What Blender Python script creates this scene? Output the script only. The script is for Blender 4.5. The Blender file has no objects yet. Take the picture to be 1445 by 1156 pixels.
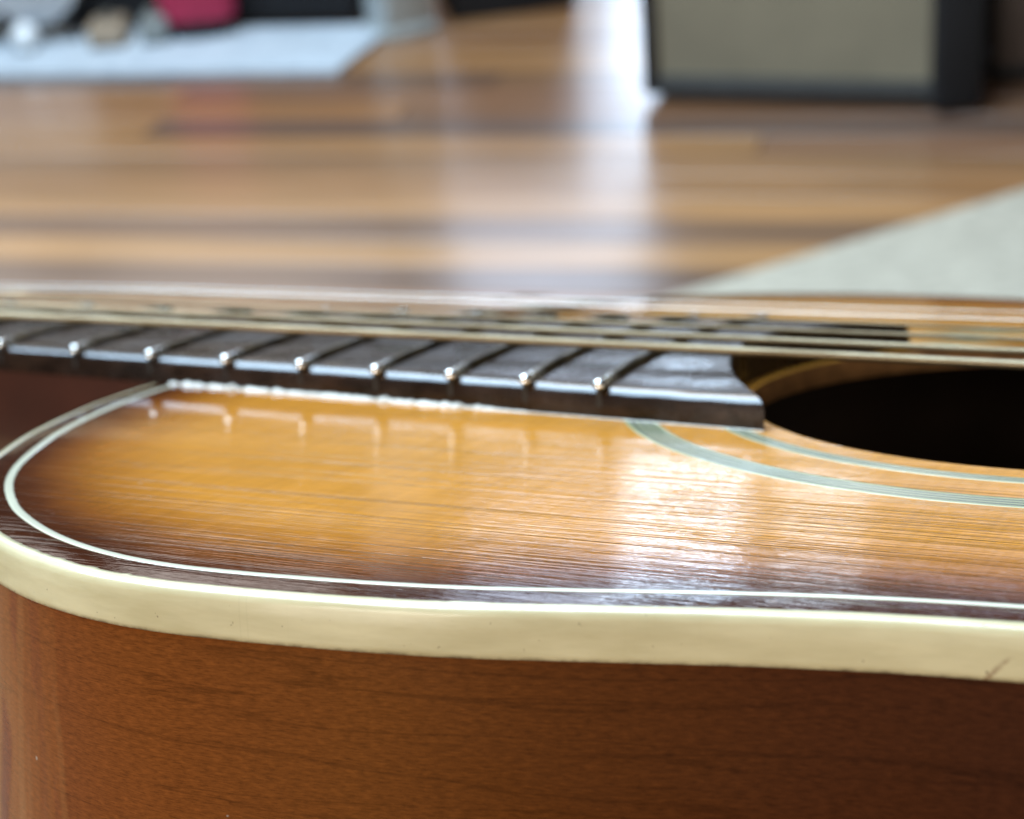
import bpy, bmesh, math, random
from mathutils import Matrix, Vector, noise
from mathutils.geometry import delaunay_2d_cdt
random.seed(7)
R = math.radians
S = bpy.context.scene
COL = S.collection

# ------------------------------------------------------------------ camera
CAM_H = 0.78
cam_d = bpy.data.cameras.new('camera')
cam = bpy.data.objects.new('camera', cam_d)
COL.objects.link(cam)
cam_d.sensor_width = 36.0
cam_d.lens = 2537.7 / 1445 * 36
cam_d.clip_start = 0.01
cam_d.clip_end = 60
cam.matrix_world = (Matrix.Translation((0, 0, CAM_H)) @ Matrix.Rotation(R(63), 4, 'X') @ Matrix.Rotation(R(-5), 4, 'Z'))
cam_d.dof.use_dof = True
cam_d.dof.focus_distance = 0.178
cam_d.dof.aperture_fstop = cam_d.lens / 2.3
cam_d.dof.aperture_blades = 0
S.camera = cam

# ------------------------------------------------------------------ world, exposure
W = bpy.data.worlds.new('World')
S.world = W
W.use_nodes = True
bg = W.node_tree.nodes['Background']
bg.inputs[0].default_value = (1.0, 0.92, 0.84, 1)
bg.inputs[1].default_value = 0.03
S.view_settings.view_transform = 'Standard'
S.view_settings.look = 'None'
S.view_settings.exposure = 0.0
S.view_settings.gamma = 1.0


# ------------------------------------------------------------------ lamps (daylight through the windows of the room, plus added fills)
def area(name, loc, target, sx, sy, power, col):
    l = bpy.data.lights.new(name, 'AREA')
    l.shape = 'RECTANGLE'
    l.size, l.size_y = sx, sy
    l.energy = power
    l.color = col
    o = bpy.data.objects.new(name, l)
    COL.objects.link(o)
    d = Vector(target) - Vector(loc)
    o.location = loc
    o.rotation_euler = d.to_track_quat('-Z', 'Y').to_euler()
    return o


area('tall_window_light', (0.03, 5.2, 1.60), (0.03, 0, 1.1), 0.72, 1.4, 15, (0.66, 0.79, 1.0))
area('glass_door_light', (0.575, 5.2, 0.73), (0.4, 0, 0.85), 0.36, 0.34, 6.6, (0.62, 0.79, 1.0))
area('glass_door_light', (0.955, 5.2, 0.78), (0.7, 0, 0.85), 0.28, 0.58, 3.0, (0.74, 0.86, 1.0))
area('glass_door_light', (1.48, 5.2, 0.78), (1.1, 0, 0.85), 0.74, 0.58, 2.5, (0.76, 0.80, 1.0))
for wx in (-0.85, -1.8, -2.75):
    area('left_window_light', (wx, 5.2, 1.60), (wx + 0.9, 0, 0.7), 0.72, 1.1, 4.6, (1.0, 0.95, 0.90))
area('background_fill_light', (-0.2, 2.9, 2.9), (0.0, 2.6, 0.0), 1.8, 1.2, 45, (1.0, 0.95, 0.88))  # overhead fill added to brighten the floor and background
area('skylight', (-0.95, 1.25, 2.6), (-0.2, 0.3, 0.6), 1.9, 2.2, 180, (0.56, 0.78, 1.0))
area('front_fill_light', (-1.75, -1.7, 1.5), (0.05, 0.1, 0.65), 0.9, 1.6, 42, (1.0, 0.92, 0.80))  # fill added at front left to light the guitar's side
area('front_fill_light', (0.25, -2.3, 1.5), (0.1, 0.1, 0.65), 0.8, 1.4, 16, (1.0, 0.92, 0.80))  # second added fill, brightens the soundhole rim from the front


# ------------------------------------------------------------------ helpers
def put(o, **kw):
    for k, v in kw.items():
        if v is not None:
            o[k] = v
    return o


def empty(name, label=None, cat=None, group=None, matrix=None, loc=None):
    o = bpy.data.objects.new(name, None)
    o.empty_display_size = 0.02
    COL.objects.link(o)
    if matrix is not None:
        o.matrix_world = matrix
    if loc is not None:
        o.location = loc
    put(o, label=label, category=cat, group=group)
    return o


def mesh(name, verts, faces, mat, parent=None, smooth=False, scale=1.0, mats=None, mi=None):
    me = bpy.data.meshes.new(name)
    me.from_pydata([tuple(c * scale for c in v) for v in verts], [], faces)
    me.update()
    for m in (mats or [mat]):
        me.materials.append(m)
    if mi:
        for p, i in zip(me.polygons, mi):
            p.material_index = i
    bm = bmesh.new()
    bm.from_mesh(me)
    bmesh.ops.recalc_face_normals(bm, faces=bm.faces)
    bm.to_mesh(me)
    bm.free()
    if smooth:
        me.polygons.foreach_set('use_smooth', [True] * len(me.polygons))
    o = bpy.data.objects.new(name, me)
    COL.objects.link(o)
    if parent:
        o.parent = parent
    return o


def sharp(o, deg=35):
    me = o.data
    me.polygons.foreach_set('use_smooth', [True] * len(me.polygons))
    bm = bmesh.new()
    bm.from_mesh(me)
    for e in bm.edges:
        if len(e.link_faces) == 2 and e.calc_face_angle(0) > R(deg):
            e.smooth = False
    bm.to_mesh(me)
    bm.free()
    return o


def loft(rings, closed_ring=True, closed_path=False, caps=True):
    """rings of equal length -> verts, faces"""
    n = len(rings[0])
    V = [v for r in rings for v in r]
    F = []
    m = len(rings)
    for i in range(m if closed_path else m - 1):
        a, b = i * n, ((i + 1) % m) * n
        for j in range(n if closed_ring else n - 1):
            k = (j + 1) % n
            F.append((a + j, a + k, b + k, b + j))
    if caps and not closed_path and closed_ring:
        F.append(tuple(range(n))[::-1])
        F.append(tuple(range((m - 1) * n, m * n)))
    return V, F


def box(name, size, loc, mat, parent=None, bevel=0.0, rotz=0.0, segs=2):
    bm = bmesh.new()
    bmesh.ops.create_cube(bm, size=1)
    bmesh.ops.scale(bm, vec=size, verts=bm.verts)
    if bevel:
        bmesh.ops.bevel(bm, geom=bm.edges[:] + bm.verts[:], offset=bevel, segments=segs, profile=0.5, affect='EDGES')
    if rotz:
        bmesh.ops.rotate(bm, matrix=Matrix.Rotation(rotz, 3, 'Z'), verts=bm.verts)
    bmesh.ops.translate(bm, vec=loc, verts=bm.verts)
    me = bpy.data.meshes.new(name)
    bm.to_mesh(me)
    bm.free()
    me.materials.append(mat)
    o = bpy.data.objects.new(name, me)
    COL.objects.link(o)
    if parent:
        o.parent = parent
    return sharp(o, 40)


def lathe(name, prof, mat, parent=None, segs=32, loc=(0, 0, 0)):
    rings = []
    for r, z in prof:
        rings.append([(loc[0] + r * math.cos(2 * math.pi * k / segs), loc[1] + r * math.sin(2 * math.pi * k / segs), loc[2] + z) for k in range(segs)])
    V, F = loft(rings)
    return sharp(mesh(name, V, F, mat, parent), 40)


# ------------------------------------------------------------------ materials
class NT:
    def __init__(self, name):
        self.m = bpy.data.materials.new(name)
        self.m.use_nodes = True
        self.t = self.m.node_tree
        self.p = self.t.nodes['Principled BSDF']

    def n(self, typ, **kw):
        nd = self.t.nodes.new(typ)
        for k, v in kw.items():
            if k.startswith('i_'):
                key = k[2:]
                nd.inputs[int(key) if key.isdigit() else key.replace('_', ' ')].default_value = v
            else:
                setattr(nd, k, v)
        return nd

    def l(self, a, b):
        self.t.links.new(a, b)
        return b

    def coord(self, scale, out='Object', loc=(0, 0, 0)):
        tc = self.n('ShaderNodeTexCoord')
        mp = self.n('ShaderNodeMapping')
        mp.inputs['Scale'].default_value = scale
        mp.inputs['Location'].default_value = loc
        self.l(tc.outputs[out], mp.inputs['Vector'])
        return mp.outputs['Vector']

    def noise(self, vec, scale=1.0, detail=3.0, rough=0.5, dist=0.0):
        nd = self.n('ShaderNodeTexNoise')
        nd.inputs['Scale'].default_value = scale
        nd.inputs['Detail'].default_value = detail
        nd.inputs['Roughness'].default_value = rough
        nd.inputs['Distortion'].default_value = dist
        self.l(vec, nd.inputs['Vector'])
        return nd.outputs['Fac']

    def ramp(self, fac, stops, interp='LINEAR'):
        nd = self.n('ShaderNodeValToRGB')
        cr = nd.color_ramp
        cr.interpolation = interp
        while len(cr.elements) < len(stops):
            cr.elements.new(0.5)
        for e, (p, c) in zip(cr.elements, stops):
            e.position = p
            e.color = (c, c, c, 1) if isinstance(c, (int, float)) else (*c, 1)
        self.l(fac, nd.inputs['Fac'])
        return nd.outputs['Color']

    def mix(self, fac, a, b, mode='MIX'):
        nd = self.n('ShaderNodeMix', data_type='RGBA', blend_type=mode)
        for v, key in ((fac, 'Factor'), (a, 'A'), (b, 'B')):
            if key == 'Factor':
                s = nd.inputs[0]
            else:
                s = [i for i in nd.inputs if i.name == key and i.type == 'RGBA'][0]
            if hasattr(v, 'links') or hasattr(v, 'is_linked'):
                self.l(v, s)
            elif key == 'Factor':
                s.default_value = v
            else:
                s.default_value = (*v, 1) if len(v) == 3 else v
        return [o for o in nd.outputs if o.type == 'RGBA'][0]

    def math(self, op, a, b=None):
        nd = self.n('ShaderNodeMath', operation=op)
        for i, v in enumerate((a, b)):
            if v is None:
                continue
            if hasattr(v, 'is_linked'):
                self.l(v, nd.inputs[i])
            else:
                nd.inputs[i].default_value = v
        return nd.outputs[0]

    def bump(self, h, dist, strength=1.0, normal=None):
        nd = self.n('ShaderNodeBump')
        nd.inputs['Strength'].default_value = strength
        nd.inputs['Distance'].default_value = dist
        self.l(h, nd.inputs['Height'])
        if normal is not None:
            self.l(normal, nd.inputs['Normal'])
        return nd.outputs['Normal']

    def base(self, c):
        s = self.p.inputs['Base Color']
        if hasattr(c, 'is_linked'):
            self.l(c, s)
        else:
            s.default_value = (*c, 1)
        return self

    def set(self, **kw):
        for k, v in kw.items():
            s = self.p.inputs[k.replace('_', ' ')]
            if hasattr(v, 'is_linked'):
                self.l(v, s)
            else:
                s.default_value = v
        return self


def plain(name, c, rough=0.5, metal=0.0, coat=0.0, coat_rough=0.1, vary=0.15, scale=60.0, bump=0.0):
    t = NT(name)
    v = t.coord((scale,) * 3)
    f = t.noise(v, 1.0, 4)
    lo = tuple(x * (1 - vary) for x in c)
    hi = tuple(min(1, x * (1 + vary)) for x in c)
    t.base(t.ramp(f, [(0.3, lo), (0.7, hi)]))
    t.set(Roughness=rough, Metallic=metal, Coat_Weight=coat, Coat_Roughness=coat_rough)
    if bump:
        t.set(Normal=t.bump(f, bump))
    return t.m


# object coordinates are metres in the guitar's own frame; scale 1000 -> millimetres
def mat_soundboard():
    t = NT('sunburst_spruce')
    at = t.n('ShaderNodeAttribute', attribute_name='edge_mm')
    edge = at.outputs['Fac']
    # grain lines run along X, wander a little
    wv = t.coord((6, 14, 0))
    warp = t.noise(wv, 1.0, 2)
    sep = t.n('ShaderNodeSeparateXYZ')
    tc = t.n('ShaderNodeTexCoord')
    t.l(tc.outputs['Object'], sep.inputs[0])
    y = t.math('ADD', t.math('MULTIPLY', sep.outputs['Y'], 1000.0), t.math('MULTIPLY', warp, 2.4))
    comb = t.n('ShaderNodeCombineXYZ')
    t.l(t.math('MULTIPLY', sep.outputs['X'], 9.0), comb.inputs['X'])
    t.l(y, comb.inputs['Y'])
    lines = t.noise(comb.outputs[0], 1.3, 2.0, 0.5)            # irregular growth rings about a millimetre apart
    comb2 = t.n('ShaderNodeCombineXYZ')
    t.l(t.math('MULTIPLY', sep.outputs['X'], 60.0), comb2.inputs['X'])
    t.l(y, comb2.inputs['Y'])
    fine = t.noise(comb2.outputs[0], 2.6, 3.0, 0.6)
    silk = t.noise(t.coord((900, 45, 0)), 1.0, 3.0, 0.6)        # cross grain silk
    blot = t.noise(t.coord((30, 55, 0)), 1.0, 3.0)
    # sunburst paint by distance from the edge, its border uneven
    e2 = t.math('ADD', edge, t.math('MULTIPLY', t.math('SUBTRACT', blot, 0.5), 6.0))
    e2 = t.math('ADD', e2, t.math('MULTIPLY', t.math('SUBTRACT', fine, 0.5), 3.0))
    amber = t.ramp(t.math('DIVIDE', e2, 60.0), [(0.06, (0.055, 0.0125, 0.004)), (0.11, (0.105, 0.025, 0.006)), (0.175, (0.23, 0.064, 0.010)),
                                   (0.27, (0.43, 0.145, 0.017)), (0.42, (0.63, 0.242, 0.030)), (1.0, (0.71, 0.29, 0.042))])
    dark = t.ramp(lines, [(0.36, 0.55), (0.50, 1.0), (0.75, 1.06)])
    c = t.mix(0.5, amber, dark, 'MULTIPLY')
    c = t.mix(0.45, c, t.ramp(fine, [(0.3, 0.62), (0.62, 1.12)]), 'MULTIPLY')
    c = t.mix(0.38, c, t.ramp(silk, [(0.3, 0.72), (0.65, 1.1)]), 'MULTIPLY')
    c = t.mix(0.3, c, t.ramp(blot, [(0.3, 0.75), (0.7, 1.15)]), 'MULTIPLY')
    # dings where the lacquer shows pale
    sp = t.noise(t.coord((260, 700, 0)), 1.0, 2.0)
    sp2 = t.noise(t.coord((90, 120, 0), loc=(3, 1, 0)), 1.0, 2.0)
    ding = t.math('MULTIPLY', t.ramp(sp, [(0.72, 0.0), (0.76, 1.0)]), t.ramp(sp2, [(0.52, 0.0), (0.62, 0.6)]))
    c = t.mix(ding, c, (0.62, 0.50, 0.42))
    t.base(c)
    h = t.ramp(lines, [(0.30, 0.0), (0.47, 0.8), (0.62, 1.0)])
    h2 = t.math('ADD', h, t.math('MULTIPLY', fine, 0.55))
    # the finish has sunk into the grain most towards the waist
    sunk = t.n('ShaderNodeMapRange', i_1=-0.255, i_2=-0.185, i_3=0.12, i_4=1.0)
    t.l(sep.outputs['X'], sunk.inputs[0])
    near_board = t.n('ShaderNodeMapRange', i_1=-0.050, i_2=-0.082, i_3=0.42, i_4=1.0)
    t.l(sep.outputs['Y'], near_board.inputs[0])
    h2 = t.math('MULTIPLY', h2, t.math('MULTIPLY', sunk.outputs[0], near_board.outputs[0]))
    b1 = t.bump(h2, 0.00008, 1.0)
    wob = t.noise(t.coord((28, 60, 0)), 1.0, 2.0)
    b2 = t.bump(wob, 0.00015, 1.0, b1)
    t.set(Roughness=0.42, Coat_Weight=1.0, Coat_Roughness=0.05, Coat_IOR=1.45, Normal=b1, Coat_Normal=b2)
    t.p.inputs['Specular IOR Level'].default_value = 0.0
    return t.m


def mat_side():
    t = NT('lacquered_mahogany')
    v = t.coord((1, 1, 1), 'UV')                       # UV in mm: arc length, depth
    sep = t.n('ShaderNodeSeparateXYZ')
    t.l(v, sep.inputs[0])

    def uv(sx, sy, off=0.0):
        c = t.n('ShaderNodeCombineXYZ')
        t.l(t.math('MULTIPLY', sep.outputs['X'], sx), c.inputs['X'])
        t.l(t.math('ADD', t.math('MULTIPLY', sep.outputs['Y'], sy), off), c.inputs['Y'])
        return c.outputs[0]
    big = t.noise(uv(0.010, 0.05), 1.0, 3.0)
    pore = t.noise(uv(0.7, 8.0), 1.0, 4.0, 0.65, 0.3)
    mott = t.noise(uv(0.7, 2.2), 1.0, 5.0, 0.7)
    vein = t.noise(uv(0.010, 0.22, 4.0), 1.0, 3.0, 0.5, 0.15)
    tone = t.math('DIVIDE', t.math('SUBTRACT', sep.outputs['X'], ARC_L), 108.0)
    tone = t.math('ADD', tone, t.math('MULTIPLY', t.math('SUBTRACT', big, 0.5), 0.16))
    # sunburst with light falloff painted in: reddish brown bout, nearly black red waist
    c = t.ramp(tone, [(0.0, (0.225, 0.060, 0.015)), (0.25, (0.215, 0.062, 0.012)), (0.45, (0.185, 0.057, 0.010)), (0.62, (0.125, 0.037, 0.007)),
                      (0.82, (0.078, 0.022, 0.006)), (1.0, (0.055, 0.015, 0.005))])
    c = t.mix(0.7, c, t.ramp(pore, [(0.34, 0.55), (0.52, 1.0), (0.7, 1.2)]), 'MULTIPLY')
    c = t.mix(0.7, c, t.ramp(mott, [(0.3, 0.62), (0.52, 1.0), (0.75, 1.45)]), 'MULTIPLY')
    c = t.mix(0.5, c, t.ramp(vein, [(0.478, 1.0), (0.494, 0.5), (0.497, 0.5), (0.512, 1.0)]), 'MULTIPLY')
    sp = t.noise(uv(0.5, 0.5, 9.0), 1.0, 2.0)
    c = t.mix(t.ramp(sp, [(0.765, 0.0), (0.785, 0.7)]), c, (0.42, 0.36, 0.30))
    t.base(c)
    wob = t.noise(uv(0.05, 0.05), 1.0, 2.0)
    b1 = t.bump(t.math('ADD', t.math('MULTIPLY', pore, 0.5), mott), 0.000022)
    b2 = t.bump(wob, 0.0002, 1.0, t.bump(mott, 0.000003))
    t.set(Roughness=0.45, Coat_Weight=1.0, Coat_Roughness=0.04, Normal=b1, Coat_Normal=b2)
    t.p.inputs['Specular IOR Level'].default_value = 0.03
    return t.m


def mat_binding():
    t = NT('aged_cream_celluloid')
    v = t.coord((1, 1, 1), 'UV')
    sep = t.n('ShaderNodeSeparateXYZ')
    t.l(v, sep.inputs[0])

    def uv(sx, sy, off=0.0):
        c = t.n('ShaderNodeCombineXYZ')
        t.l(t.math('MULTIPLY', sep.outputs['X'], sx), c.inputs['X'])
        t.l(t.math('ADD', t.math('MULTIPLY', sep.outputs['Y'], sy), off), c.inputs['Y'])
        return c.outputs[0]
    a = t.noise(uv(0.06, 0.3), 1.0, 5.0, 0.6)
    c = t.ramp(a, [(0.36, (0.56, 0.465, 0.255)), (0.7, (0.72, 0.615, 0.37))])
    # grime along the lower joint, thin vertical crazing, a few nicks and the brown stain near the waist
    g = t.noise(uv(0.45, 0.5), 1.0, 4.0, 0.7)
    low = t.n('ShaderNodeMapRange', i_1=-4.55, i_2=-5.02, i_3=0.0, i_4=1.0)
    t.l(sep.outputs['Y'], low.inputs[0])
    grime = t.math('MULTIPLY', low.outputs[0], t.ramp(g, [(0.35, 0.15), (0.65, 1.0)]))
    c = t.mix(grime, c, (0.10, 0.055, 0.02))
    craze = t.noise(uv(2.6, 0.02), 1.0, 2.0)
    cz2 = t.noise(uv(0.05, 0.02, 3.0), 1.0, 2.0)
    c = t.mix(t.math('MULTIPLY', t.ramp(craze, [(0.62, 0.0), (0.70, 0.35)]), t.ramp(cz2, [(0.5, 0.0), (0.65, 1.0)])), c, (0.36, 0.29, 0.14))
    nick = t.noise(uv(1.1, 1.1, 2.0), 1.0, 3.0)
    c = t.mix(t.ramp(nick, [(0.70, 0.0), (0.74, 0.8)]), c, (0.16, 0.09, 0.04))
    # slanted stain
    sx = t.math('ADD', sep.outputs['X'], t.math('MULTIPLY', sep.outputs['Y'], -0.9))
    d = t.math('ABSOLUTE', t.math('SUBTRACT', sx, STAIN_S))
    d = t.math('ADD', d, t.math('MULTIPLY', t.noise(uv(1.2, 1.2), 1.0, 4.0, 0.7), 1.1))
    st = t.math('MULTIPLY', t.ramp(d, [(0.45, 0.75), (1.7, 0.0)]), t.ramp(t.math('MULTIPLY', sep.outputs['Y'], -0.2), [(0.52, 0.0), (0.66, 1.0)]))
    c = t.mix(st, c, (0.24, 0.12, 0.05))
    t.base(c)
    wob = t.noise(uv(0.25, 0.6), 1.0, 2.0)
    ew = t.n('ShaderNodeAttribute', attribute_name='edge_wear').outputs['Fac']
    t.set(Roughness=0.5, Coat_Weight=ew, Coat_Roughness=0.12, Normal=t.bump(wob, 0.00003))
    t.p.inputs['Subsurface Weight'].default_value = 0.15
    t.p.inputs['Subsurface Radius'].default_value = (0.0012, 0.001, 0.0006)
    return t.m


def mat_fretboard():
    t = NT('worn_rosewood')
    st = t.noise(t.coord((28, 650, 200)), 1.0, 4.0, 0.65)
    po = t.noise(t.coord((130, 1300, 300)), 1.0, 4.0, 0.7)
    c = t.ramp(st, [(0.3, (0.014, 0.008, 0.006)), (0.6, (0.036, 0.019, 0.012)), (0.8, (0.065, 0.034, 0.020))])
    c = t.mix(0.6, c, t.ramp(po, [(0.38, 0.2), (0.52, 1.0)]), 'MULTIPLY')
    dust = t.noise(t.coord((75, 110, 60)), 1.0, 5.0, 0.7)
    c = t.mix(t.ramp(dust, [(0.45, 0.0), (0.8, 0.08)]), c, (0.20, 0.19, 0.19))
    t.base(c)
    rr = t.ramp(dust, [(0.36, 0.12), (0.64, 0.5)])
    ew = t.n('ShaderNodeAttribute', attribute_name='edge_wear').outputs['Fac']
    rr = t.mix(ew, rr, (0.2, 0.2, 0.2))
    t.set(Coat_Weight=ew, Coat_Roughness=0.16)
    t.set(Roughness=rr, Normal=t.bump(t.math('ADD', po, t.math('MULTIPLY', dust, 0.6)), 0.00006))
    t.p.inputs['Specular IOR Level'].default_value = 0.30
    return t.m


def mat_string():
    t = NT('tarnished_bronze_winding')
    a = t.noise(t.coord((70, 300, 300)), 1.0, 3.0)
    t.base(t.ramp(a, [(0.3, (0.27, 0.20, 0.115)), (0.7, (0.50, 0.41, 0.27))]))
    t.set(Metallic=0.9, Roughness=0.40)
    return t.m


def mat_floor():
    t = NT('floor_plank_wood')
    oi = t.n('ShaderNodeObjectInfo')
    rnd = oi.outputs['Random']
    tc = t.n('ShaderNodeTexCoord')
    sep = t.n('ShaderNodeSeparateXYZ')
    t.l(tc.outputs['Object'], sep.inputs[0])
    comb = t.n('ShaderNodeCombineXYZ')
    t.l(t.math('MULTIPLY', sep.outputs['X'], 1.6), comb.inputs['X'])
    t.l(t.math('MULTIPLY', sep.outputs['Y'], 26.0), comb.inputs['Y'])
    t.l(t.math('MULTIPLY', rnd, 37.0), comb.inputs['Z'])
    g = t.noise(comb.outputs[0], 1.0, 4.0, 0.6, 0.8)
    c = t.ramp(rnd, [(0.0, (0.14, 0.080, 0.055)), (0.2, (0.38, 0.190, 0.075)), (0.4, (0.25, 0.115, 0.050)), (0.6, (0.45, 0.235, 0.095)), (0.8, (0.33, 0.150, 0.060)), (1.0, (0.15, 0.086, 0.062))])
    c = t.mix(0.75, c, t.ramp(g, [(0.3, 0.55), (0.55, 1.0), (0.75, 1.25)]), 'MULTIPLY')
    t.base(c)
    wob = t.noise(t.coord((5, 16, 1)), 1.0, 3.0)
    t.set(Roughness=0.34, Coat_Weight=0.7, Coat_Roughness=0.24, Coat_Normal=t.bump(wob, 0.0012), Normal=t.bump(g, 0.0004))
    return t.m


def mat_rug(name, c0, c1, sx, sy):
    t = NT(name)
    w = t.noise(t.coord((sx, sy, 0)), 1.0, 4.0, 0.65, 0.5)
    w2 = t.noise(t.coord((9, 9, 0)), 1.0, 3.0)
    c = t.ramp(w, [(0.32, c0), (0.62, c1)])
    c = t.mix(0.35, c, t.ramp(w2, [(0.3, 0.75), (0.7, 1.12)]), 'MULTIPLY')
    t.base(c)
    t.set(Roughness=0.9, Normal=t.bump(w, 0.003))
    t.p.inputs['Sheen Weight'].default_value = 0.2
    return t.m


def mat_grille():
    t = NT('beige_grille_cloth')
    v = t.coord((260, 260, 260))
    ch = t.n('ShaderNodeTexChecker')
    ch.inputs['Scale'].default_value = 1.0
    ch.inputs['Color1'].default_value = (0.27, 0.235, 0.16, 1)
    ch.inputs['Color2'].default_value = (0.19, 0.163, 0.11, 1)
    t.l(v, ch.inputs['Vector'])
    n = t.noise(t.coord((7, 7, 7)), 1.0, 3.0)
    t.base(t.mix(0.5, ch.outputs['Color'], t.ramp(n, [(0.3, 0.7), (0.7, 1.2)]), 'MULTIPLY'))
    t.set(Roughness=0.85)
    return t.m


# ------------------------------------------------------------------ guitar outline (mm, guitar frame: X to the bridge, Y away from the viewer)
HALF = [(-279.5, 0), (-279.5, -6), (-279.5, -12), (-279.3, -20), (-278.9, -28), (-278.0, -35.9), (-276.6, -43.8), (-274.6, -51.5), (-272.2, -59.2), (-269.4, -66.6),
        (-266.0, -73.9), (-262.3, -81.0), (-258.1, -87.8), (-253.3, -94.1), (-247.8, -99.9), (-241.9, -105.2), (-235.4, -109.8), (-228.4, -113.8),
        (-221.1, -116.9), (-213.4, -119.0), (-205.5, -119.9), (-197.6, -119.7), (-189.6, -119.0), (-181.7, -118.0), (-173.8, -116.5), (-166.1, -114.4),
        (-158.4, -112.2), (-150.7, -110.0), (-142.9, -108.1), (-135.1, -106.6), (-127.2, -105.6), (-119.2, -104.9), (-111.2, -104.4), (-103.2, -104.1),
        (-95.2, -104.2), (-87.3, -104.9), (-79.4, -106.0), (-71.5, -107.7), (-63.8, -109.7), (-56.1, -112.1), (-41.3, -117.9), (-26.7, -124.4),
        (-12.4, -131.6), (1.8, -139.1), (16.1, -146.2), (31.0, -152.2), (46.0, -157.4), (61.3, -161.9), (77.1, -164.8), (92.9, -166.2), (108.8, -165.6),
        (124.6, -162.7), (139.4, -157.2), (153.6, -149.4), (166.0, -140.4), (176.8, -128.8), (186.0, -115.2), (193.3, -101.9), (199.0, -87.0),
        (203.2, -71.4), (206.2, -55.8), (208.2, -39.9), (209.6, -22), (210, -8), (210, 0)]
ctl = HALF + [(x, -y) for x, y in HALF[-2:0:-1]]


def catmull(P, k):
    out = []
    n = len(P)
    for i in range(n):
        p0, p1, p2, p3 = P[i - 1], P[i], P[(i + 1) % n], P[(i + 2) % n]
        for j in range(k):
            t = j / k
            out.append(tuple(0.5 * (2 * b + (c - a) * t + (2 * a - 5 * b + 4 * c - d) * t * t + (3 * b - a - 3 * c + d) * t ** 3)
                             for a, b, c, d in zip(p0, p1, p2, p3)))
    return out


OUT = catmull(ctl, 10)
NO = len(OUT)
NRM = []
for i in range(NO):
    a, b = OUT[i - 5], OUT[(i + 5) % NO]
    tx, ty = b[0] - a[0], b[1] - a[1]
    L = math.hypot(tx, ty)
    NRM.append((-ty / L, tx / L))           # inward or outward decided below
if (OUT[NO // 8][0] + NRM[NO // 8][0] * 5, OUT[NO // 8][1] + NRM[NO // 8][1] * 5)[1] < OUT[NO // 8][1]:
    NRM = [(-a, -b) for a, b in NRM]
ARC = [0.0]
for i in range(NO):
    a, b = OUT[i], OUT[(i + 1) % NO]
    ARC.append(ARC[-1] + math.hypot(b[0] - a[0], b[1] - a[1]))


def off(i, d):
    return (OUT[i][0] + NRM[i][0] * d, OUT[i][1] + NRM[i][1] * d)


def arc_at(x):
    """arc length of the near outline at guitar X, past the shoulder"""
    best = min(range(NO // 2), key=lambda i: abs(OUT[i][0] - x) + (50 if OUT[i][1] > -60 else 0))
    return ARC[best]


ARC_L = arc_at(-231.5)
STAIN_S = arc_at(-129.5) + 4.4

def ztop(y):
    """far half bent down a little, shaped to mirror the bright floor"""
    return -2.1e-4 * max(0.0, y - 30) ** 2


M_top = mat_soundboard()
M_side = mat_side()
M_bind = mat_binding()
M_board = mat_fretboard()
M_string = mat_string()
M_steel = plain('plain_steel_string', (0.60, 0.56, 0.50), 0.30, 0.95)
M_fret = plain('nickel_fret', (0.62, 0.58, 0.50), 0.13, 0.95, vary=0.2, scale=300)
def mat_fret():
    t = NT('tarnished_fret_wire')
    ew = t.n('ShaderNodeAttribute', attribute_name='filed_end').outputs['Fac']
    nz = t.noise(t.coord((300, 300, 300)), 1.0, 3.0)
    crown = t.ramp(nz, [(0.3, (0.045, 0.034, 0.02)), (0.7, (0.15, 0.11, 0.055))])
    t.base(t.mix(ew, crown, (0.80, 0.78, 0.74)))
    t.set(Metallic=0.92, Roughness=t.mix(ew, (0.34, 0.34, 0.34), (0.2, 0.2, 0.2)))
    return t.m


M_fret = mat_fret()
M_slot = plain('fret_slot_shade', (0.012, 0.010, 0.009), 0.6)  # dark slot and the shadow under the fret end in one colour
M_ivory = plain('cream_purfling', (0.74, 0.69, 0.50), 0.3, 0, 0.8, 0.08, 0.08, 40)
M_ply_l = plain('pale_rosette_ply', (0.36, 0.37, 0.19), 0.35, 0, 0.9, 0.07, 0.12, 80)
M_ply_d = plain('dark_rosette_ply', (0.03, 0.035, 0.025), 0.35, 0, 0.9, 0.07, 0.12, 80)
M_rim = plain('bare_spruce_edge', (0.50, 0.24, 0.085), 0.7, vary=0.3, scale=250)
M_inner = plain('unlit_inner_wood', (0.06, 0.035, 0.02), 0.8)  # dark tone stands in for the shade inside the body
M_neck = plain('dark_sunburst_neck', (0.060, 0.016, 0.008), 0.4, 0, 0.8, 0.12, 0.35, 40)
M_glue = plain('lacquer_bead', (0.74, 0.66, 0.55), 0.12, 0, 1.0, 0.05, 0.2, 200)
M_bone = plain('bone', (0.70, 0.64, 0.48), 0.4)
M_ebony = plain('dark_bridge_wood', (0.03, 0.018, 0.012), 0.45, vary=0.3)

GM = Matrix(((0.88196, 0.46875, 0.04922, 0.20188), (-0.46231, 0.84004, 0.28392, 0.15303), (0.09174, -0.27316, 0.95758, 0.67631), (0, 0, 0, 1)))
MM = 0.001


def set_uv(o, uvs):
    me = o.data
    l = me.uv_layers.new(name='UVMap')
    for lp in me.loops:
        l.data[lp.index].uv = uvs[lp.vertex_index]


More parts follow.
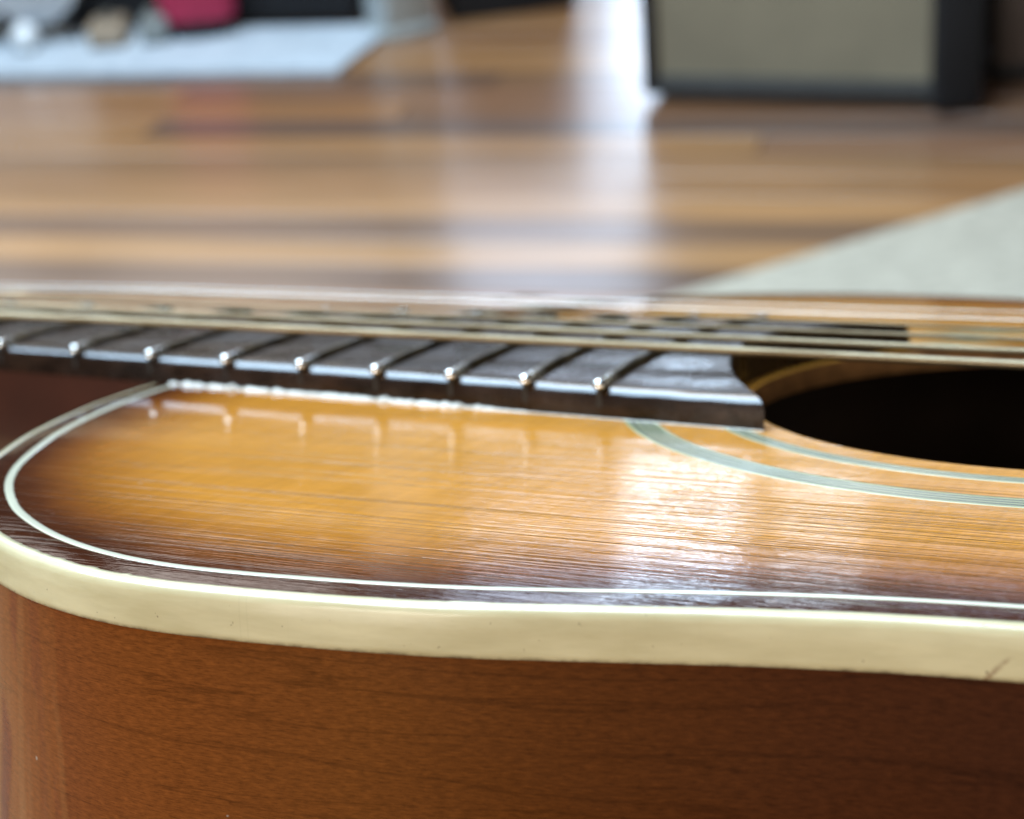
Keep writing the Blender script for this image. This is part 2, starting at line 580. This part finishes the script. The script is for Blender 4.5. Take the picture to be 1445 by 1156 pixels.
# ================================================================== floor
PL_W, PL_L = 0.074, 2.8
floor = mesh('floor', [(-9, -6, -0.014), (9, -6, -0.014), (9, 9, -0.014), (-9, 9, -0.014)], [(0, 1, 2, 3)], plain('dark_subfloor', (0.05, 0.03, 0.02), 0.6))
floor['kind'] = 'structure'
M_floor = mat_floor()
first = None
fr = Matrix.Rotation(R(-15), 4, 'Z')
rng = random.Random(11)
for r in range(60):
    yy = 0.05 + r * (PL_W + 0.0015)
    x0 = -4.6 + rng.random() * PL_L
    for k in range(3):
        if first is None:
            first = box('plank', (PL_L - 0.002, PL_W, 0.014), (0, 0, 0), M_floor, floor, 0.0012, segs=1)
            pl = first
        else:
            pl = first.copy()
            COL.objects.link(pl)
            pl.parent = floor
        pl.location = fr @ Vector((x0 + k * PL_L + yy * 0.27, yy, -0.007))
        pl.rotation_euler = (0, 0, R(-15))

# ================================================================== rugs
def slab(name, pts, z0, z1, mat):
    n = len(pts)
    V = [(x, y, z0) for x, y in pts] + [(x, y, z1) for x, y in pts]
    F = [tuple(range(n))[::-1], tuple(range(n, 2 * n))] + [(i, (i + 1) % n, n + (i + 1) % n, n + i) for i in range(n)]
    return mesh(name, V, F, mat)


rug = slab('rug', [(-0.02, 1.650), (2.00, 2.640), (2.72, 1.167), (0.70, 0.177)], 0.002, 0.009, mat_rug('pale_woven_wool', (0.32, 0.285, 0.215), (0.57, 0.52, 0.41), 40, 150))
put(rug, label='pale grey green woven rug on the floor behind the guitar at right', category='rug')
mat_ = slab('floor_mat', [(-1.7, 3.09), (-0.222, 2.712), (-0.135, 2.95), (-1.7, 3.36)], 0.002, 0.010, mat_rug('pale_blue_felt', (0.42, 0.50, 0.57), (0.56, 0.64, 0.71), 25, 25))
put(mat_, label='pale blue mat under the dark gear at upper left', category='mat')

# ================================================================== blurred background things
M_black = plain('black_vinyl', (0.010, 0.011, 0.013), 0.7)
M_blackm = plain('matte_black_paint', (0.006, 0.006, 0.008), 0.8)
M_post = plain('pale_grey_paint', (0.42, 0.46, 0.46), 0.55)
M_trim = plain('dull_metal_trim', (0.22, 0.21, 0.18), 0.4, 0.6)


def amp():
    a, b = Vector((0.222, 2.440, 0)), Vector((0.615, 2.288, 0))
    d = (b - a)
    w = d.length
    ang = math.atan2(d.y, d.x)
    e = empty('guitar_amplifier', 'black guitar amplifier with beige grille cloth standing behind the guitar', 'amplifier', loc=(a + b) / 2)
    e.rotation_euler = (0, 0, ang)
    h, dp = 0.46, 0.23
    f = 0.022
    z0 = 0.012
    box('cabinet', (w, dp, h), (0, dp / 2 + 0.012, z0 + h / 2), M_black, e, 0.006)
    for sx in (-1, 1):
        box('frame_rail', (f, 0.014, h), (sx * (w / 2 - f / 2), 0.005, z0 + h / 2), M_black, e, 0.003)
    box('frame_rail', (w - 2 * f, 0.014, 0.028), (0, 0.005, z0 + 0.014), plain('grey_rail', (0.045, 0.048, 0.048), 0.55), e, 0.003)  # lower rail in a lighter grey than the other rails
    box('frame_rail', (w - 2 * f, 0.014, 0.028), (0, 0.005, z0 + h - 0.014), M_black, e, 0.003)
    box('grille_cloth', (w - 2 * f, 0.006, h - 0.056), (0, 0.0085, z0 + h / 2), mat_grille(), e)
    for sx in (-1, 1):
        for sy in (0.04, 0.2):
            lathe('rubber_foot', [(0.0, 0), (0.016, 0), (0.018, 0.006), (0.018, 0.012), (0, 0.012)], M_blackm, e, 12, (sx * (w / 2 - 0.04), sy, 0))
    box('carry_handle', (0.16, 0.03, 0.012), (0, 0.12, z0 + h + 0.02), M_black, e, 0.005)
    for sx in (-1, 1):
        box('handle_mount', (0.02, 0.032, 0.024), (sx * 0.08, 0.12, z0 + h + 0.012), M_trim, e, 0.003)


amp()
e = empty('speaker_cabinet', 'tall black speaker cabinet standing right of the beige amplifier', 'speaker', loc=(0.622, 2.42, 0))
box('cabinet', (0.062, 0.3, 0.5), (0, 0, 0.258), M_blackm, e, 0.004)
for y in (-0.1, 0.1):
    box('rubber_foot', (0.05, 0.03, 0.008), (0, y, 0.004), M_blackm, e, 0.002)
e = empty('wooden_case', 'brown wooden case in the top right corner beside black speaker cabinet', 'case', loc=(0.80, 2.52, 0))
box('case_body', (0.19, 0.25, 0.4), (0, 0, 0.21), plain('worn_brown_case', (0.10, 0.075, 0.065), 0.5), e, 0.006)
box('base_strip', (0.2, 0.26, 0.022), (0, 0, 0.011), M_black, e, 0.004)
box('edge_strip', (0.03, 0.012, 0.38), (0.035, -0.131, 0.222), M_black, e, 0.003)

e = empty('post', 'pale grey square post at top centre beside the blue mat', 'post', loc=(-0.129, 2.93, 0))
box('shaft', (0.085, 0.085, 1.5), (0, 0, 0.75), M_post, e, 0.006, R(28))
box('base_block', (0.094, 0.094, 0.018), (0, 0, 0.009), M_post, e, 0.004, R(28))

e = empty('equipment_case', 'long low black equipment case standing on the blue mat', 'case', loc=(-0.80, 3.265, 0))
box('case_body', (1.3, 0.26, 0.40), (0, 0, 0.212), M_blackm, e, 0.01, R(-14))
for k in (-0.4, 0.0, 0.4):
    q = Matrix.Rotation(R(-14), 3, 'Z') @ Vector((k, -0.134, 0.30))
    box('latch', (0.05, 0.008, 0.035), q, M_trim, e, 0.002, R(-14))
e = empty('black_box', 'black box between the grey post and the beige amplifier', 'box', loc=(0.045, 3.10, 0))
box('box_body', (0.21, 0.24, 0.34), (0, 0, 0.17), M_blackm, e, 0.006, R(8))
box('box_lid', (0.218, 0.248, 0.03), (0, 0, 0.356), M_black, e, 0.006, R(8))


def drum(name, loc, r, depth, label, group):
    e = empty(name, label, 'drum', group, loc=loc)
    rot = Matrix.Rotation(R(90), 4, 'X')
    sh = lathe('shell', [(0, 0), (r, 0), (r, depth), (0, depth)], plain('drum_shell_' + str(r), (0.35, 0.40, 0.45), 0.3, 0.2), e, 40)
    sh.data.transform(rot)
    hd = lathe('drum_head', [(0, 0.006), (r * 0.9, 0.005), (r * 0.96, 0.001), (r * 0.9, 0.0), (0, 0.0)], plain('drum_head_' + str(r), (0.52, 0.58, 0.62), 0.45), e, 40)
    hd.data.transform(Matrix.Translation((0, -0.001, 0)) @ rot)
    hoop = lathe('hoop', [(r * 0.97, -0.004), (r * 1.05, -0.004), (r * 1.05, 0.014), (r * 0.97, 0.014), (r * 0.97, -0.004)], M_trim, e, 40)
    hoop.data.transform(rot)
    for s in (-1, 1):
        box('leg', (0.012, 0.012, loc[2] - 0.01), (s * r * 0.7, -depth * 0.5, -(loc[2] - 0.01) / 2), M_blackm, e, 0.002)
    return e


drum('drum', (-0.86, 3.07, 0.125), 0.088, 0.03, 'pale round drum in the top left corner of the photo', 'small round drums at upper left')
drum('drum', (-0.735, 3.045, 0.118), 0.075, 0.03, 'pale round drum right beside the corner drum, above the white ball', 'small round drums at upper left')
e = empty('white_ball', 'small glossy white ball on the blue mat at upper left', 'ball', loc=(-0.755, 2.985, 0.010))
lathe('ball_body', [(0.0001, 0.0)] + [(0.024 * math.sin(a), 0.024 - 0.024 * math.cos(a)) for a in (0.4, 0.8, 1.2, 1.57, 1.95, 2.3, 2.7)] + [(0.0001, 0.048)], plain('glossy_white', (0.82, 0.86, 0.9), 0.2, 0, 0.5), e, 24)
lathe('ball_base', [(0, 0), (0.016, 0), (0.016, 0.004), (0, 0.004)], M_trim, e, 16)


def cable_box(name, loc, size, col, label, cat):
    e = empty(name, label, cat, loc=loc)
    box('housing', size, (0, 0, size[2] / 2 + 0.004), plain(name + '_paint', col, 0.4), e, 0.006)
    lathe('knob', [(0, 0), (size[0] * 0.22, 0), (size[0] * 0.18, 0.012), (0, 0.012)], M_trim, e, 16, (0, 0, size[2] + 0.0042))
    box('base_plate', (size[0] * 0.95, size[1] * 0.95, 0.004), (0, 0, 0.002), M_blackm, e)


cable_box('effect_pedal', (-0.615, 2.99, 0.010), (0.06, 0.08, 0.035), (0.36, 0.28, 0.20), 'beige effect pedal on the blue mat below the red bag', 'pedal')
cable_box('effect_pedal', (-0.535, 2.985, 0.010), (0.045, 0.07, 0.04), (0.24, 0.26, 0.25), 'grey effect pedal on the blue mat right of the beige pedal', 'pedal')
e = empty('red_bag', 'crimson bag standing before the black case at the top left edge', 'bag', loc=(-0.462, 2.985, 0.010))
bagp = []
for z, sx, sy in ((0.0, 0.04, 0.02), (0.012, 0.045, 0.022), (0.030, 0.062, 0.03), (0.09, 0.068, 0.034), (0.16, 0.065, 0.03), (0.2, 0.05, 0.016)):
    bagp.append([(sx * math.copysign(abs(math.cos(a)) ** 0.7, math.cos(a)), sy * math.copysign(abs(math.sin(a)) ** 0.7, math.sin(a)), z) for a in [2 * math.pi * k / 24 for k in range(24)]])
V, F = loft(bagp[2:])
sharp(mesh('bag_body', V, F, plain('crimson_cloth', (0.36, 0.016, 0.060), 0.7), e), 50)
V, F = loft(bagp[:3])
sharp(mesh('bag_base', V, F, M_blackm, e), 50)

# ================================================================== stool and cushion that carry the guitar (below the frame)
e = empty('wooden_stool', 'wooden stool under the cushion that carries the guitar', 'stool', loc=(0.20, 0.13, 0))
lathe('seat', [(0, 0.40), (0.165, 0.40), (0.18, 0.408), (0.18, 0.425), (0.165, 0.432), (0, 0.432)], M_floor, e, 40)
for sx in (-1, 1):
    for sy in (-1, 1):
        t0, t1 = Vector((sx * 0.15, sy * 0.15, 0)), Vector((sx * 0.10, sy * 0.10, 0.40))
        rings = []
        for tt, r in ((0, 0.014), (0.5, 0.019), (1, 0.017)):
            c = t0.lerp(t1, tt)
            rings.append([(c.x + r * math.cos(k * math.pi / 6), c.y + r * math.sin(k * math.pi / 6), c.z) for k in range(12)])
        V, F = loft(rings)
        sharp(mesh('leg', V, F, M_floor, e), 40)
GI = GM
top = [GI @ Vector((x * MM, y * MM, -0.0992)) for x, y in ((-190, -75), (60, -75), (60, 75), (-190, 75))]
V = [tuple(v) for v in top] + [(v.x * 0.9 + 0.018, v.y * 0.9 + 0.014, 0.4335) for v in top]
cu = mesh('wedge_cushion', V, [(0, 1, 2, 3), (7, 6, 5, 4)] + [(i, (i + 1) % 4, 4 + (i + 1) % 4, 4 + i) for i in range(4)], plain('navy_cloth', (0.03, 0.035, 0.07), 0.85))
put(cu, label='navy wedge cushion between the stool and the guitar back', category='cushion')

# ================================================================== the guitar
G = empty('acoustic_guitar', 'sunburst acoustic guitar with cream binding lying face up in the foreground', 'guitar', matrix=GM)
HX, HR = -137.03, 48.57          # soundhole
ZB = 4.2                         # fingerboard height above the top at its edge
SCALE = 628.0


def hw(x):
    if x > -320:
        return 26.108 + (x + 279.8) * 0.0899 if x < -160 else 36.0
    return 22.49 - (-320 - x) * (1.2 / 308)


# ---- soundboard
def edge_dist(x, y, step=4):
    best = 1e9
    bi = 0
    for i in range(0, NO, 12):
        d = (OUT[i][0] - x) ** 2 + (OUT[i][1] - y) ** 2
        if d < best:
            best, bi = d, i
    for i in range(bi - 14, bi + 15):
        p = OUT[i % NO]
        q = OUT[(i + 1) % NO]
        dx, dy = q[0] - p[0], q[1] - p[1]
        L2 = dx * dx + dy * dy
        if L2 == 0:
            continue
        u = max(0, min(1, ((x - p[0]) * dx + (y - p[1]) * dy) / L2))
        d = (p[0] + u * dx - x) ** 2 + (p[1] + u * dy - y) ** 2
        best = min(best, d)
    return math.sqrt(best)


pts, edges = [], []
ed = []
st = 4
ring = [off(i, 0.45) for i in range(0, NO, st)]
n0 = len(ring)
pts += ring
edges += [(i, (i + 1) % n0) for i in range(n0)]
ed += [0.45] * n0
NH = 128
hb = len(pts)
pts += [(HX + HR * math.cos(2 * math.pi * k / NH), HR * math.sin(2 * math.pi * k / NH)) for k in range(NH)]
edges += [(hb + k, hb + (k + 1) % NH) for k in range(NH)]
ed += [60.0] * NH
for dd in (1.3, 2.1, 3.0, 3.9, 5.0, 7.5, 10.0):
    for i in range(0, NO, 4 if dd < 4 else 8):
        pts.append(off(i, dd))
        ed.append(dd)
x = -276.0
while x < 206:
    vis = x < -90
    sp = 3.0 if vis else 8.0
    y = -164.0
    while y < 164:
        if math.hypot(x - HX, y) > HR + 2:
            d = edge_dist(x, y)
            if d > 11.5:
                inside = abs(y) < 100 or min((abs(OUT[i][0] - x), abs(OUT[i][1])) for i in range(0, NO, 6))[1] > abs(y)
                if inside:
                    pts.append((x, y))
                    ed.append(d)
        y += sp
    x += sp
res = delaunay_2d_cdt([Vector(p) for p in pts], edges, [], 0, 1e-4)
vo, fo, orig = res[0], res[2], res[3]
edv = [ed[o[0]] if o else 5.0 for o in orig]


def inpoly(x, y, P):
    c = False
    j = len(P) - 1
    for i in range(len(P)):
        if (P[i][1] > y) != (P[j][1] > y) and x < (P[j][0] - P[i][0]) * (y - P[i][1]) / (P[j][1] - P[i][1]) + P[i][0]:
            c = not c
        j = i
    return c


FK = []
for f in fo:
    cx = sum(vo[i].x for i in f) / 3
    cy = sum(vo[i].y for i in f) / 3
    if math.hypot(cx - HX, cy) < HR - 0.05:
        continue
    if min(edv[i] for i in f) < 1 and not inpoly(cx, cy, ring):
        continue
    FK.append(tuple(f))
sb = mesh('soundboard', [(v.x, v.y, ztop(v.y) - 0.018 * max(0.0, 3.9 - edv[k]) ** 2) for k, v in enumerate(vo)], FK, M_top, G, True, MM)
if sum(p.normal.z for p in sb.data.polygons) < 0:
    sb.data.flip_normals()
at = sb.data.attributes.new('edge_mm', 'FLOAT', 'POINT')
for i, v in enumerate(edv):
    at.data[i].value = v

rimV, rimF = loft([[(HX + r * math.cos(2 * math.pi * k / NH), r * math.sin(2 * math.pi * k / NH), z + ztop(r * math.sin(2 * math.pi * k / NH))) for k in range(NH)] for r, z in ((HR, 0.0), (HR + 0.05, -0.3), (HR, -3.4), (HR + 6, -3.5))], caps=False)
mesh('soundhole_rim', rimV, rimF, M_rim, G, True, MM)

# ---- binding, purfling, sides, back
bsec = [(0.62, -0.16), (0.25, -0.14), (-0.12, -0.20), (-0.5, -0.36), (-0.78, -0.65), (-0.92, -1.2), (-0.96, -2.5), (-0.96, -4.3), (-0.95, -4.8), (-0.88, -4.97), (-0.72, -5.02), (1.4, -5.0)]
rings, uvs = [], []
CHIP = arc_at(-215)
for i in range(NO):
    a = ARC[i]
    j = noise.noise(Vector((a * 0.9, 0, 0))) * 0.5 + noise.noise(Vector((a * 0.21, 3, 0))) * 0.5
    worn = max(0.0, noise.noise(Vector((a * 0.045, 7.3, 0))) + 0.25)
    worn = max(worn, 1.15 * math.exp(-((a - CHIP) / 16) ** 2))
    low = noise.noise(Vector((a * 0.8, 9, 0)))
    r = []
    for k, (d, z) in enumerate(bsec):
        if k <= 1:
            d += j * 0.12 + max(0.0, j) * 1.3 * worn ** 2
            z += 0.012 * j
        elif k <= 4:
            d += 0.03 * j
            z -= 0.03 * abs(j)
        elif k >= 9:
            z += 0.03 * low
        p = off(i, d)
        r.append((p[0], p[1], z + ztop(p[1])))
        uvs.append((a, z))
    rings.append(r)
V, F = loft(rings, True, True, False)
o = mesh('binding', V, F, M_bind, G, True, MM)
set_uv(o, uvs)
wa = o.data.attributes.new('edge_wear', 'FLOAT', 'POINT')
for i in range(NO * len(bsec)):
    wa.data[i].value = (0.9, 1, 1, 1, 0.9, 0.3)[i % len(bsec)] if i % len(bsec) < 6 else 0.06
o['label'] = 'aged cream binding round the edge of the top'

psec = [(3.95, -0.02), (3.97, 0.045), (4.2, 0.07), (4.75, 0.07), (4.98, 0.045), (5.0, -0.02)]
rings = [[(*off(i, d + 0.05 * noise.noise(Vector((ARC[i] * 0.5, 1, 0)))), z + ztop(OUT[i][1])) for d, z in psec] for i in range(0, NO, 2)
         if not (OUT[i][0] < -270 and abs(OUT[i][1]) < 27)]
k0 = next(k for k in range(1, len(rings)) if math.dist(rings[k][0][:2], rings[k - 1][0][:2]) > 20) if any(math.dist(rings[k][0][:2], rings[k - 1][0][:2]) > 20 for k in range(1, len(rings))) else 0
rings = rings[k0:] + rings[:k0]
V, F = loft(rings, True, False, True)
mesh('purfling', V, F, M_ivory, G, True, MM)

rings, uvs = [], []
for i in range(0, NO, 2):
    r = []
    for d, z in ((-0.75, -4.95 + ztop(OUT[i][1])), (-0.75, -20), (-0.75, -40), (-0.75, -60), (-0.75, -80), (-0.75, -97)):
        p = off(i, d)
        r.append((p[0], p[1], z))
        uvs.append((ARC[i], z))
    rings.append(r)
V, F = loft(rings, False, True, False)
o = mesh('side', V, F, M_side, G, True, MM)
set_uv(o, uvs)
if o.data.polygons[len(o.data.polygons) // 6].normal.y > 0:
    o.data.flip_normals()
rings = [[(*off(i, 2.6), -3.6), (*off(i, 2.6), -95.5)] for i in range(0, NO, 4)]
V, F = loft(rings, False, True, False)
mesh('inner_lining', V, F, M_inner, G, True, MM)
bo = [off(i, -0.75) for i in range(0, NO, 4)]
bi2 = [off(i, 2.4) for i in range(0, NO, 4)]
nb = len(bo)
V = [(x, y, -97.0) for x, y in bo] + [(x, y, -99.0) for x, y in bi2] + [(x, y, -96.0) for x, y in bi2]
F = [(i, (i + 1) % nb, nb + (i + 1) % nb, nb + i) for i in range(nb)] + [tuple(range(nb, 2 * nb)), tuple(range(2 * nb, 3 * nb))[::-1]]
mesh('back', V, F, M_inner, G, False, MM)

# ---- rosette: concentric plies let into the top
def ring_mesh(name, r0, r1, z, mat):
    N = 200
    prof = ((r0, z - 0.05), (r0 + 0.03, z), (r1 - 0.03, z), (r1, z - 0.05))
    rings = [[(HX + r * math.cos(2 * math.pi * k / N), r * math.sin(2 * math.pi * k / N), zz + ztop(r * math.sin(2 * math.pi * k / N))) for k in range(N)] for r, zz in prof]
    V, F = loft(rings, caps=False)
    o = mesh(name, V, F, mat, G, True, MM)
    if o.data.polygons[N].normal.z < 0:
        o.data.flip_normals()
    return o


def rosette(r, plies):
    for k, (w, m) in enumerate(plies):
        ring_mesh('rosette_ring', r, r + w, 0.035 + 0.004 * (k % 2), m)
        r += w


rosette(52.55, [(0.55, M_ply_l), (0.42, M_ply_d), (0.5, M_ply_l), (0.42, M_ply_d), (0.75, M_ply_l)])
rosette(62.3, [(0.8, M_ply_l), (0.45, M_ply_d), (0.55, M_ply_l), (0.45, M_ply_d), (0.55, M_ply_l), (0.45, M_ply_d), (0.9, M_ply_l)])

# ---- fingerboard (cylindrical top, worn round edges, end cut on the circle of the soundhole)
def btop(x, y):
    return ZB + (hw(x) ** 2 - y * y) / (2 * 305.0)


def end_x(y):
    return HX - math.sqrt((HR + 2.5) ** 2 - y * y)


NXB = 150
us = [k / NXB for k in range(NXB + 1)]
vfr = [-1, -1, -0.9955, -0.985, -0.968, -0.945, -0.91] + [-0.8 + 0.1 * k for k in range(17)] + [0.91, 0.945, 0.968, 0.985, 0.9955, 1, 1]
drop = {0: None, 1: 1.5, 2: 1.0, 3: 0.58, 4: 0.26, 5: 0.06, 6: 0.0}
secs = []
NV = len(vfr)
for u in us:
    top_r, bot_r = [], []
    for k, v in enumerate(vfr):
        xe = -628 + 0.0
        # station along the neck, denser near the body
        uu = u
        hx = None
        for _ in range(3):
            h_ = hw(hx if hx is not None else -628 + uu * 450)
            y = v * h_
            hx = -628 + (end_x(y) + 628) * uu
        kk = min(k, NV - 1 - k)
        wear = 0.0
        if kk in (1, 2, 3, 4):
            wear = 0.16 * noise.noise(Vector((hx * 0.35, k * 1.0, 0))) + 0.08 * noise.noise(Vector((hx * 1.1, k, 4)))
        z = 0.0 if kk == 0 else btop(hx, y) - drop.get(kk, 0.0) + wear
        top_r.append((hx, y, z))
    secs.append(top_r)
V, F = loft(secs, False, False, False)
nv = len(secs[0])
F.append(tuple(k for k in range(nv))[::-1])
# end face along the circle: fan between the top edge and the bottom edge
base = NXB * nv
bot = []
for k in range(1, nv - 1):
    x_, y_, z_ = secs[-1][k]
    bot.append(len(V))
    V.append((x_, y_, 0.0))
bfull = [base] + bot[1:-1] + [base + nv - 1]
for k in range(1, nv - 2):
    a, b = base + k, base + k + 1
    c = bfull[k - 1] if k - 1 < len(bfull) else bfull[-1]
    d = bfull[k] if k < len(bfull) else bfull[-1]
    if a in (c, d) or b in (c, d):
        continue
    F.append((a, b, d, c))
board = sharp(mesh('fretboard', V, F, M_board, G, True, MM), 50)
wa = board.data.attributes.new('edge_wear', 'FLOAT', 'POINT')
for i_ in range(len(secs) * nv):
    kk = min(i_ % nv, nv - 1 - i_ % nv)
    wa.data[i_].value = (0, 0.9, 1, 1, 0.9, 0.25, 0)[kk] if kk < 7 else 0.0

FR = 1.0
for nfr in range(1, 21):
    x0 = -SCALE * 2 ** (-nfr / 12)
    h_ = hw(x0)
    ys = [-h_ - 0.62, -h_ - 0.50, -h_ - 0.22, -h_ + 0.2, -h_ + 0.8] + [-h_ + 0.9 + (2 * h_ - 1.8) * k / 14 for k in range(1, 14)] + [h_ - 0.8, h_ - 0.2, h_ + 0.22, h_ + 0.50, h_ + 0.62]
    rings = []
    for k, y in enumerate(ys):
        kk = min(k, len(ys) - 1 - k)
        s = (0.2, 0.62, 0.92, 1.05, 1.0)[min(kk, 4)]
        yb = max(-h_ + 1.4, min(h_ - 1.4, y))
        z0 = btop(x0, yb) - 0.02
        rings.append([(x0 + 1.05 * s * math.cos(t), y, z0 + 1.0 * s * math.sin(t)) for t in [math.pi * q / 9 for q in range(10)]] + [(x0 - 0.9 * s, y, z0 - 0.12), (x0 + 0.9 * s, y, z0 - 0.12)])
    V, F = loft(rings)
    fo_ = sharp(mesh('fret', V, F, M_fret, board, True, MM), 50)
    fa = fo_.data.attributes.new('filed_end', 'FLOAT', 'POINT')
    for i_ in range(len(ys) * 12):
        kk = min(i_ // 12, len(ys) - 1 - i_ // 12)
        fa.data[i_].value = 1.0 if kk < 5 else 0.0
    for sgn in (-1, 1):
        V, F = [], []
        b = 0
        for (dx, yy, zz) in ((-0.36, 0.03, 1.5), (0.36, 0.03, 1.5), (0.36, 0.05, ZB + 0.15), (-0.36, 0.05, ZB + 0.15), (-0.36, -0.9, 1.5), (0.36, -0.9, 1.5), (0.36, -1.2, ZB + 0.15), (-0.36, -1.2, ZB + 0.15)):
            V.append((x0 + dx, sgn * (h_ + yy), zz))
        F += [(b, b + 1, b + 2, b + 3), (b + 4, b + 7, b + 6, b + 5), (b, b + 4, b + 5, b + 1), (b + 1, b + 5, b + 6, b + 2), (b + 2, b + 6, b + 7, b + 3), (b + 3, b + 7, b + 4, b)]
        mesh('fret_tang', V, F, M_slot, board, False, MM)

# ---- lacquer bead where the fingerboard meets the top
rings = []
x = -275.5
while x < -173.6:
    a = noise.noise(Vector((x * 0.55, 0, 2))) + 0.5 * noise.noise(Vector((x * 1.4, 5, 2)))
    big = 1.0 if x < -222 else max(0.0, 1 - (x + 222) / 14)
    r = 0.16 + 0.05 * a + big * max(0.0, 0.5 + 0.6 * a)
    c = (x, -hw(x) - 0.02, 0.0)
    rings.append([(c[0], c[1] - r * 1.5 * math.cos(t), c[2] + r * math.sin(t) * 0.8) for t in [math.pi * (q / 8) * 0.6 - 0.2 for q in range(9)]] + [(c[0], c[1] + 0.2, -0.05)])
    x += 0.35
V, F = loft(rings)
mesh('lacquer_bead', V, F, M_glue, G, True, MM)

# ---- neck with heel
rings = []
for x in [-628 + k * 14 for k in range(22)] + [-330, -322, -314, -307, -300, -294, -288, -283, -279.4]:
    if x < -330:
        D = 19 + 3 * (x + 628) / 298
    else:
        D = 22 + 62 * ((x + 330) / 50.6) ** 2.0
    h_ = hw(x) - 0.15
    ex = 0.75 if x < -330 else 0.75 + 0.5 * (x + 330) / 50
    rings.append([(x, h_ * math.copysign(abs(math.cos(t)) ** ex, math.cos(t)) if 0 < q < 16 else h_ * math.cos(t), -0.02 - D * math.sin(t) ** 0.9 if 0 < q < 16 else -0.02) for q, t in [(q, math.pi * q / 16) for q in range(17)]])
V, F = loft(rings)
sharp(mesh('neck', V, F, M_neck, G, True, MM), 50)
nut = [[(xx, y, z) for y, z in ((-21.2, 0), (-21.2, 6.3), (-20.6, 6.8), (20.6, 6.8), (21.2, 6.3), (21.2, 0))] for xx in (-632.5, -628.1)]
V, F = loft(nut)
mesh('nut', V, F, M_bone, G, False, MM)
hd = [[(x, w * s_, z - (x + 632) * -0.0) for s_, z in ((-1, zz - 15), (-1, zz), (1, zz), (1, zz - 15))] for x, w, zz in ((-632.6, 21, 2), (-650, 27, -2), (-720, 34, -17), (-790, 36, -32), (-800, 30, -34))]
V, F = loft(hd)
mesh('headstock', V, F, M_neck, G, False, MM)

# ---- bridge, saddle
br = [[(x, y, z) for x, z in ((-13, 0), (-13, h1), (-8, h2), (8, h2), (16, h1), (16, 0))] for y, h1, h2 in ((-78, 2.5, 3), (-42, 3, 3.5), (-34, 5, 6.5), (34, 5, 6.5), (42, 3, 3.5), (78, 2.5, 3))]
V, F = loft(br)
mesh('bridge', V, F, M_ebony, G, False, MM)
sd = [[(x, y, z) for x, z in ((-1.5, 5), (-1.5, 7.6), (0, 8.2), (1.5, 7.6), (1.5, 5))] for y in (-36, -18, 0, 18, 36)]
V, F = loft(sd)
mesh('saddle', V, F, M_bone, G, False, MM)

# ---- strings
def string(yb, yn, dia, pitch, zb_, z12):
    r0 = dia / 2
    rings = []

    def ctr(x):
        t = -x / SCALE
        z = zb_ + (z12 - zb_) * t / 0.5 if t < 0.5 else z12 + (7.1 - z12) * (t - 0.5) / 0.5
        return (x, yb + (yn - yb) * t, z)

    def add(x, r, seg):
        c = ctr(x)
        rings.append([(c[0], c[1] + r * math.cos(2 * math.pi * k / seg), c[2] + r * math.sin(2 * math.pi * k / seg)) for k in range(seg)])
    seg = 12 if dia > 1 else 8
    x = -632.0
    while x < 0:
        if pitch and -335 < x < -112:
            for q in range(4):
                add(x + pitch * q / 4, r0 - (0, 0.045, 0.15, 0.045)[q], seg)
            x += pitch
        else:
            add(x, r0 - 0.03, seg)
            x += 6.0
    rings.append([(4.5, v[1] + (0), v[2] - 2.6) for v in rings[-1]])
    V, F = loft(rings)
    return mesh('string', V, F, M_string if pitch else M_steel, G, True, MM)


for k, (dia, pitch) in enumerate(((1.35, 0.36), (1.07, 0.31), (0.81, 0.27), (0.62, 0.24), (0.41, 0), (0.30, 0))):
    arch = (0, 0.75, 1.15, 1.15, 0.75, 0)[k]
    string(-27 + 10.8 * k, -18 + 7.2 * k, dia, pitch, 7.0, 9.5 + arch * 0.35 - 0.12 * k)
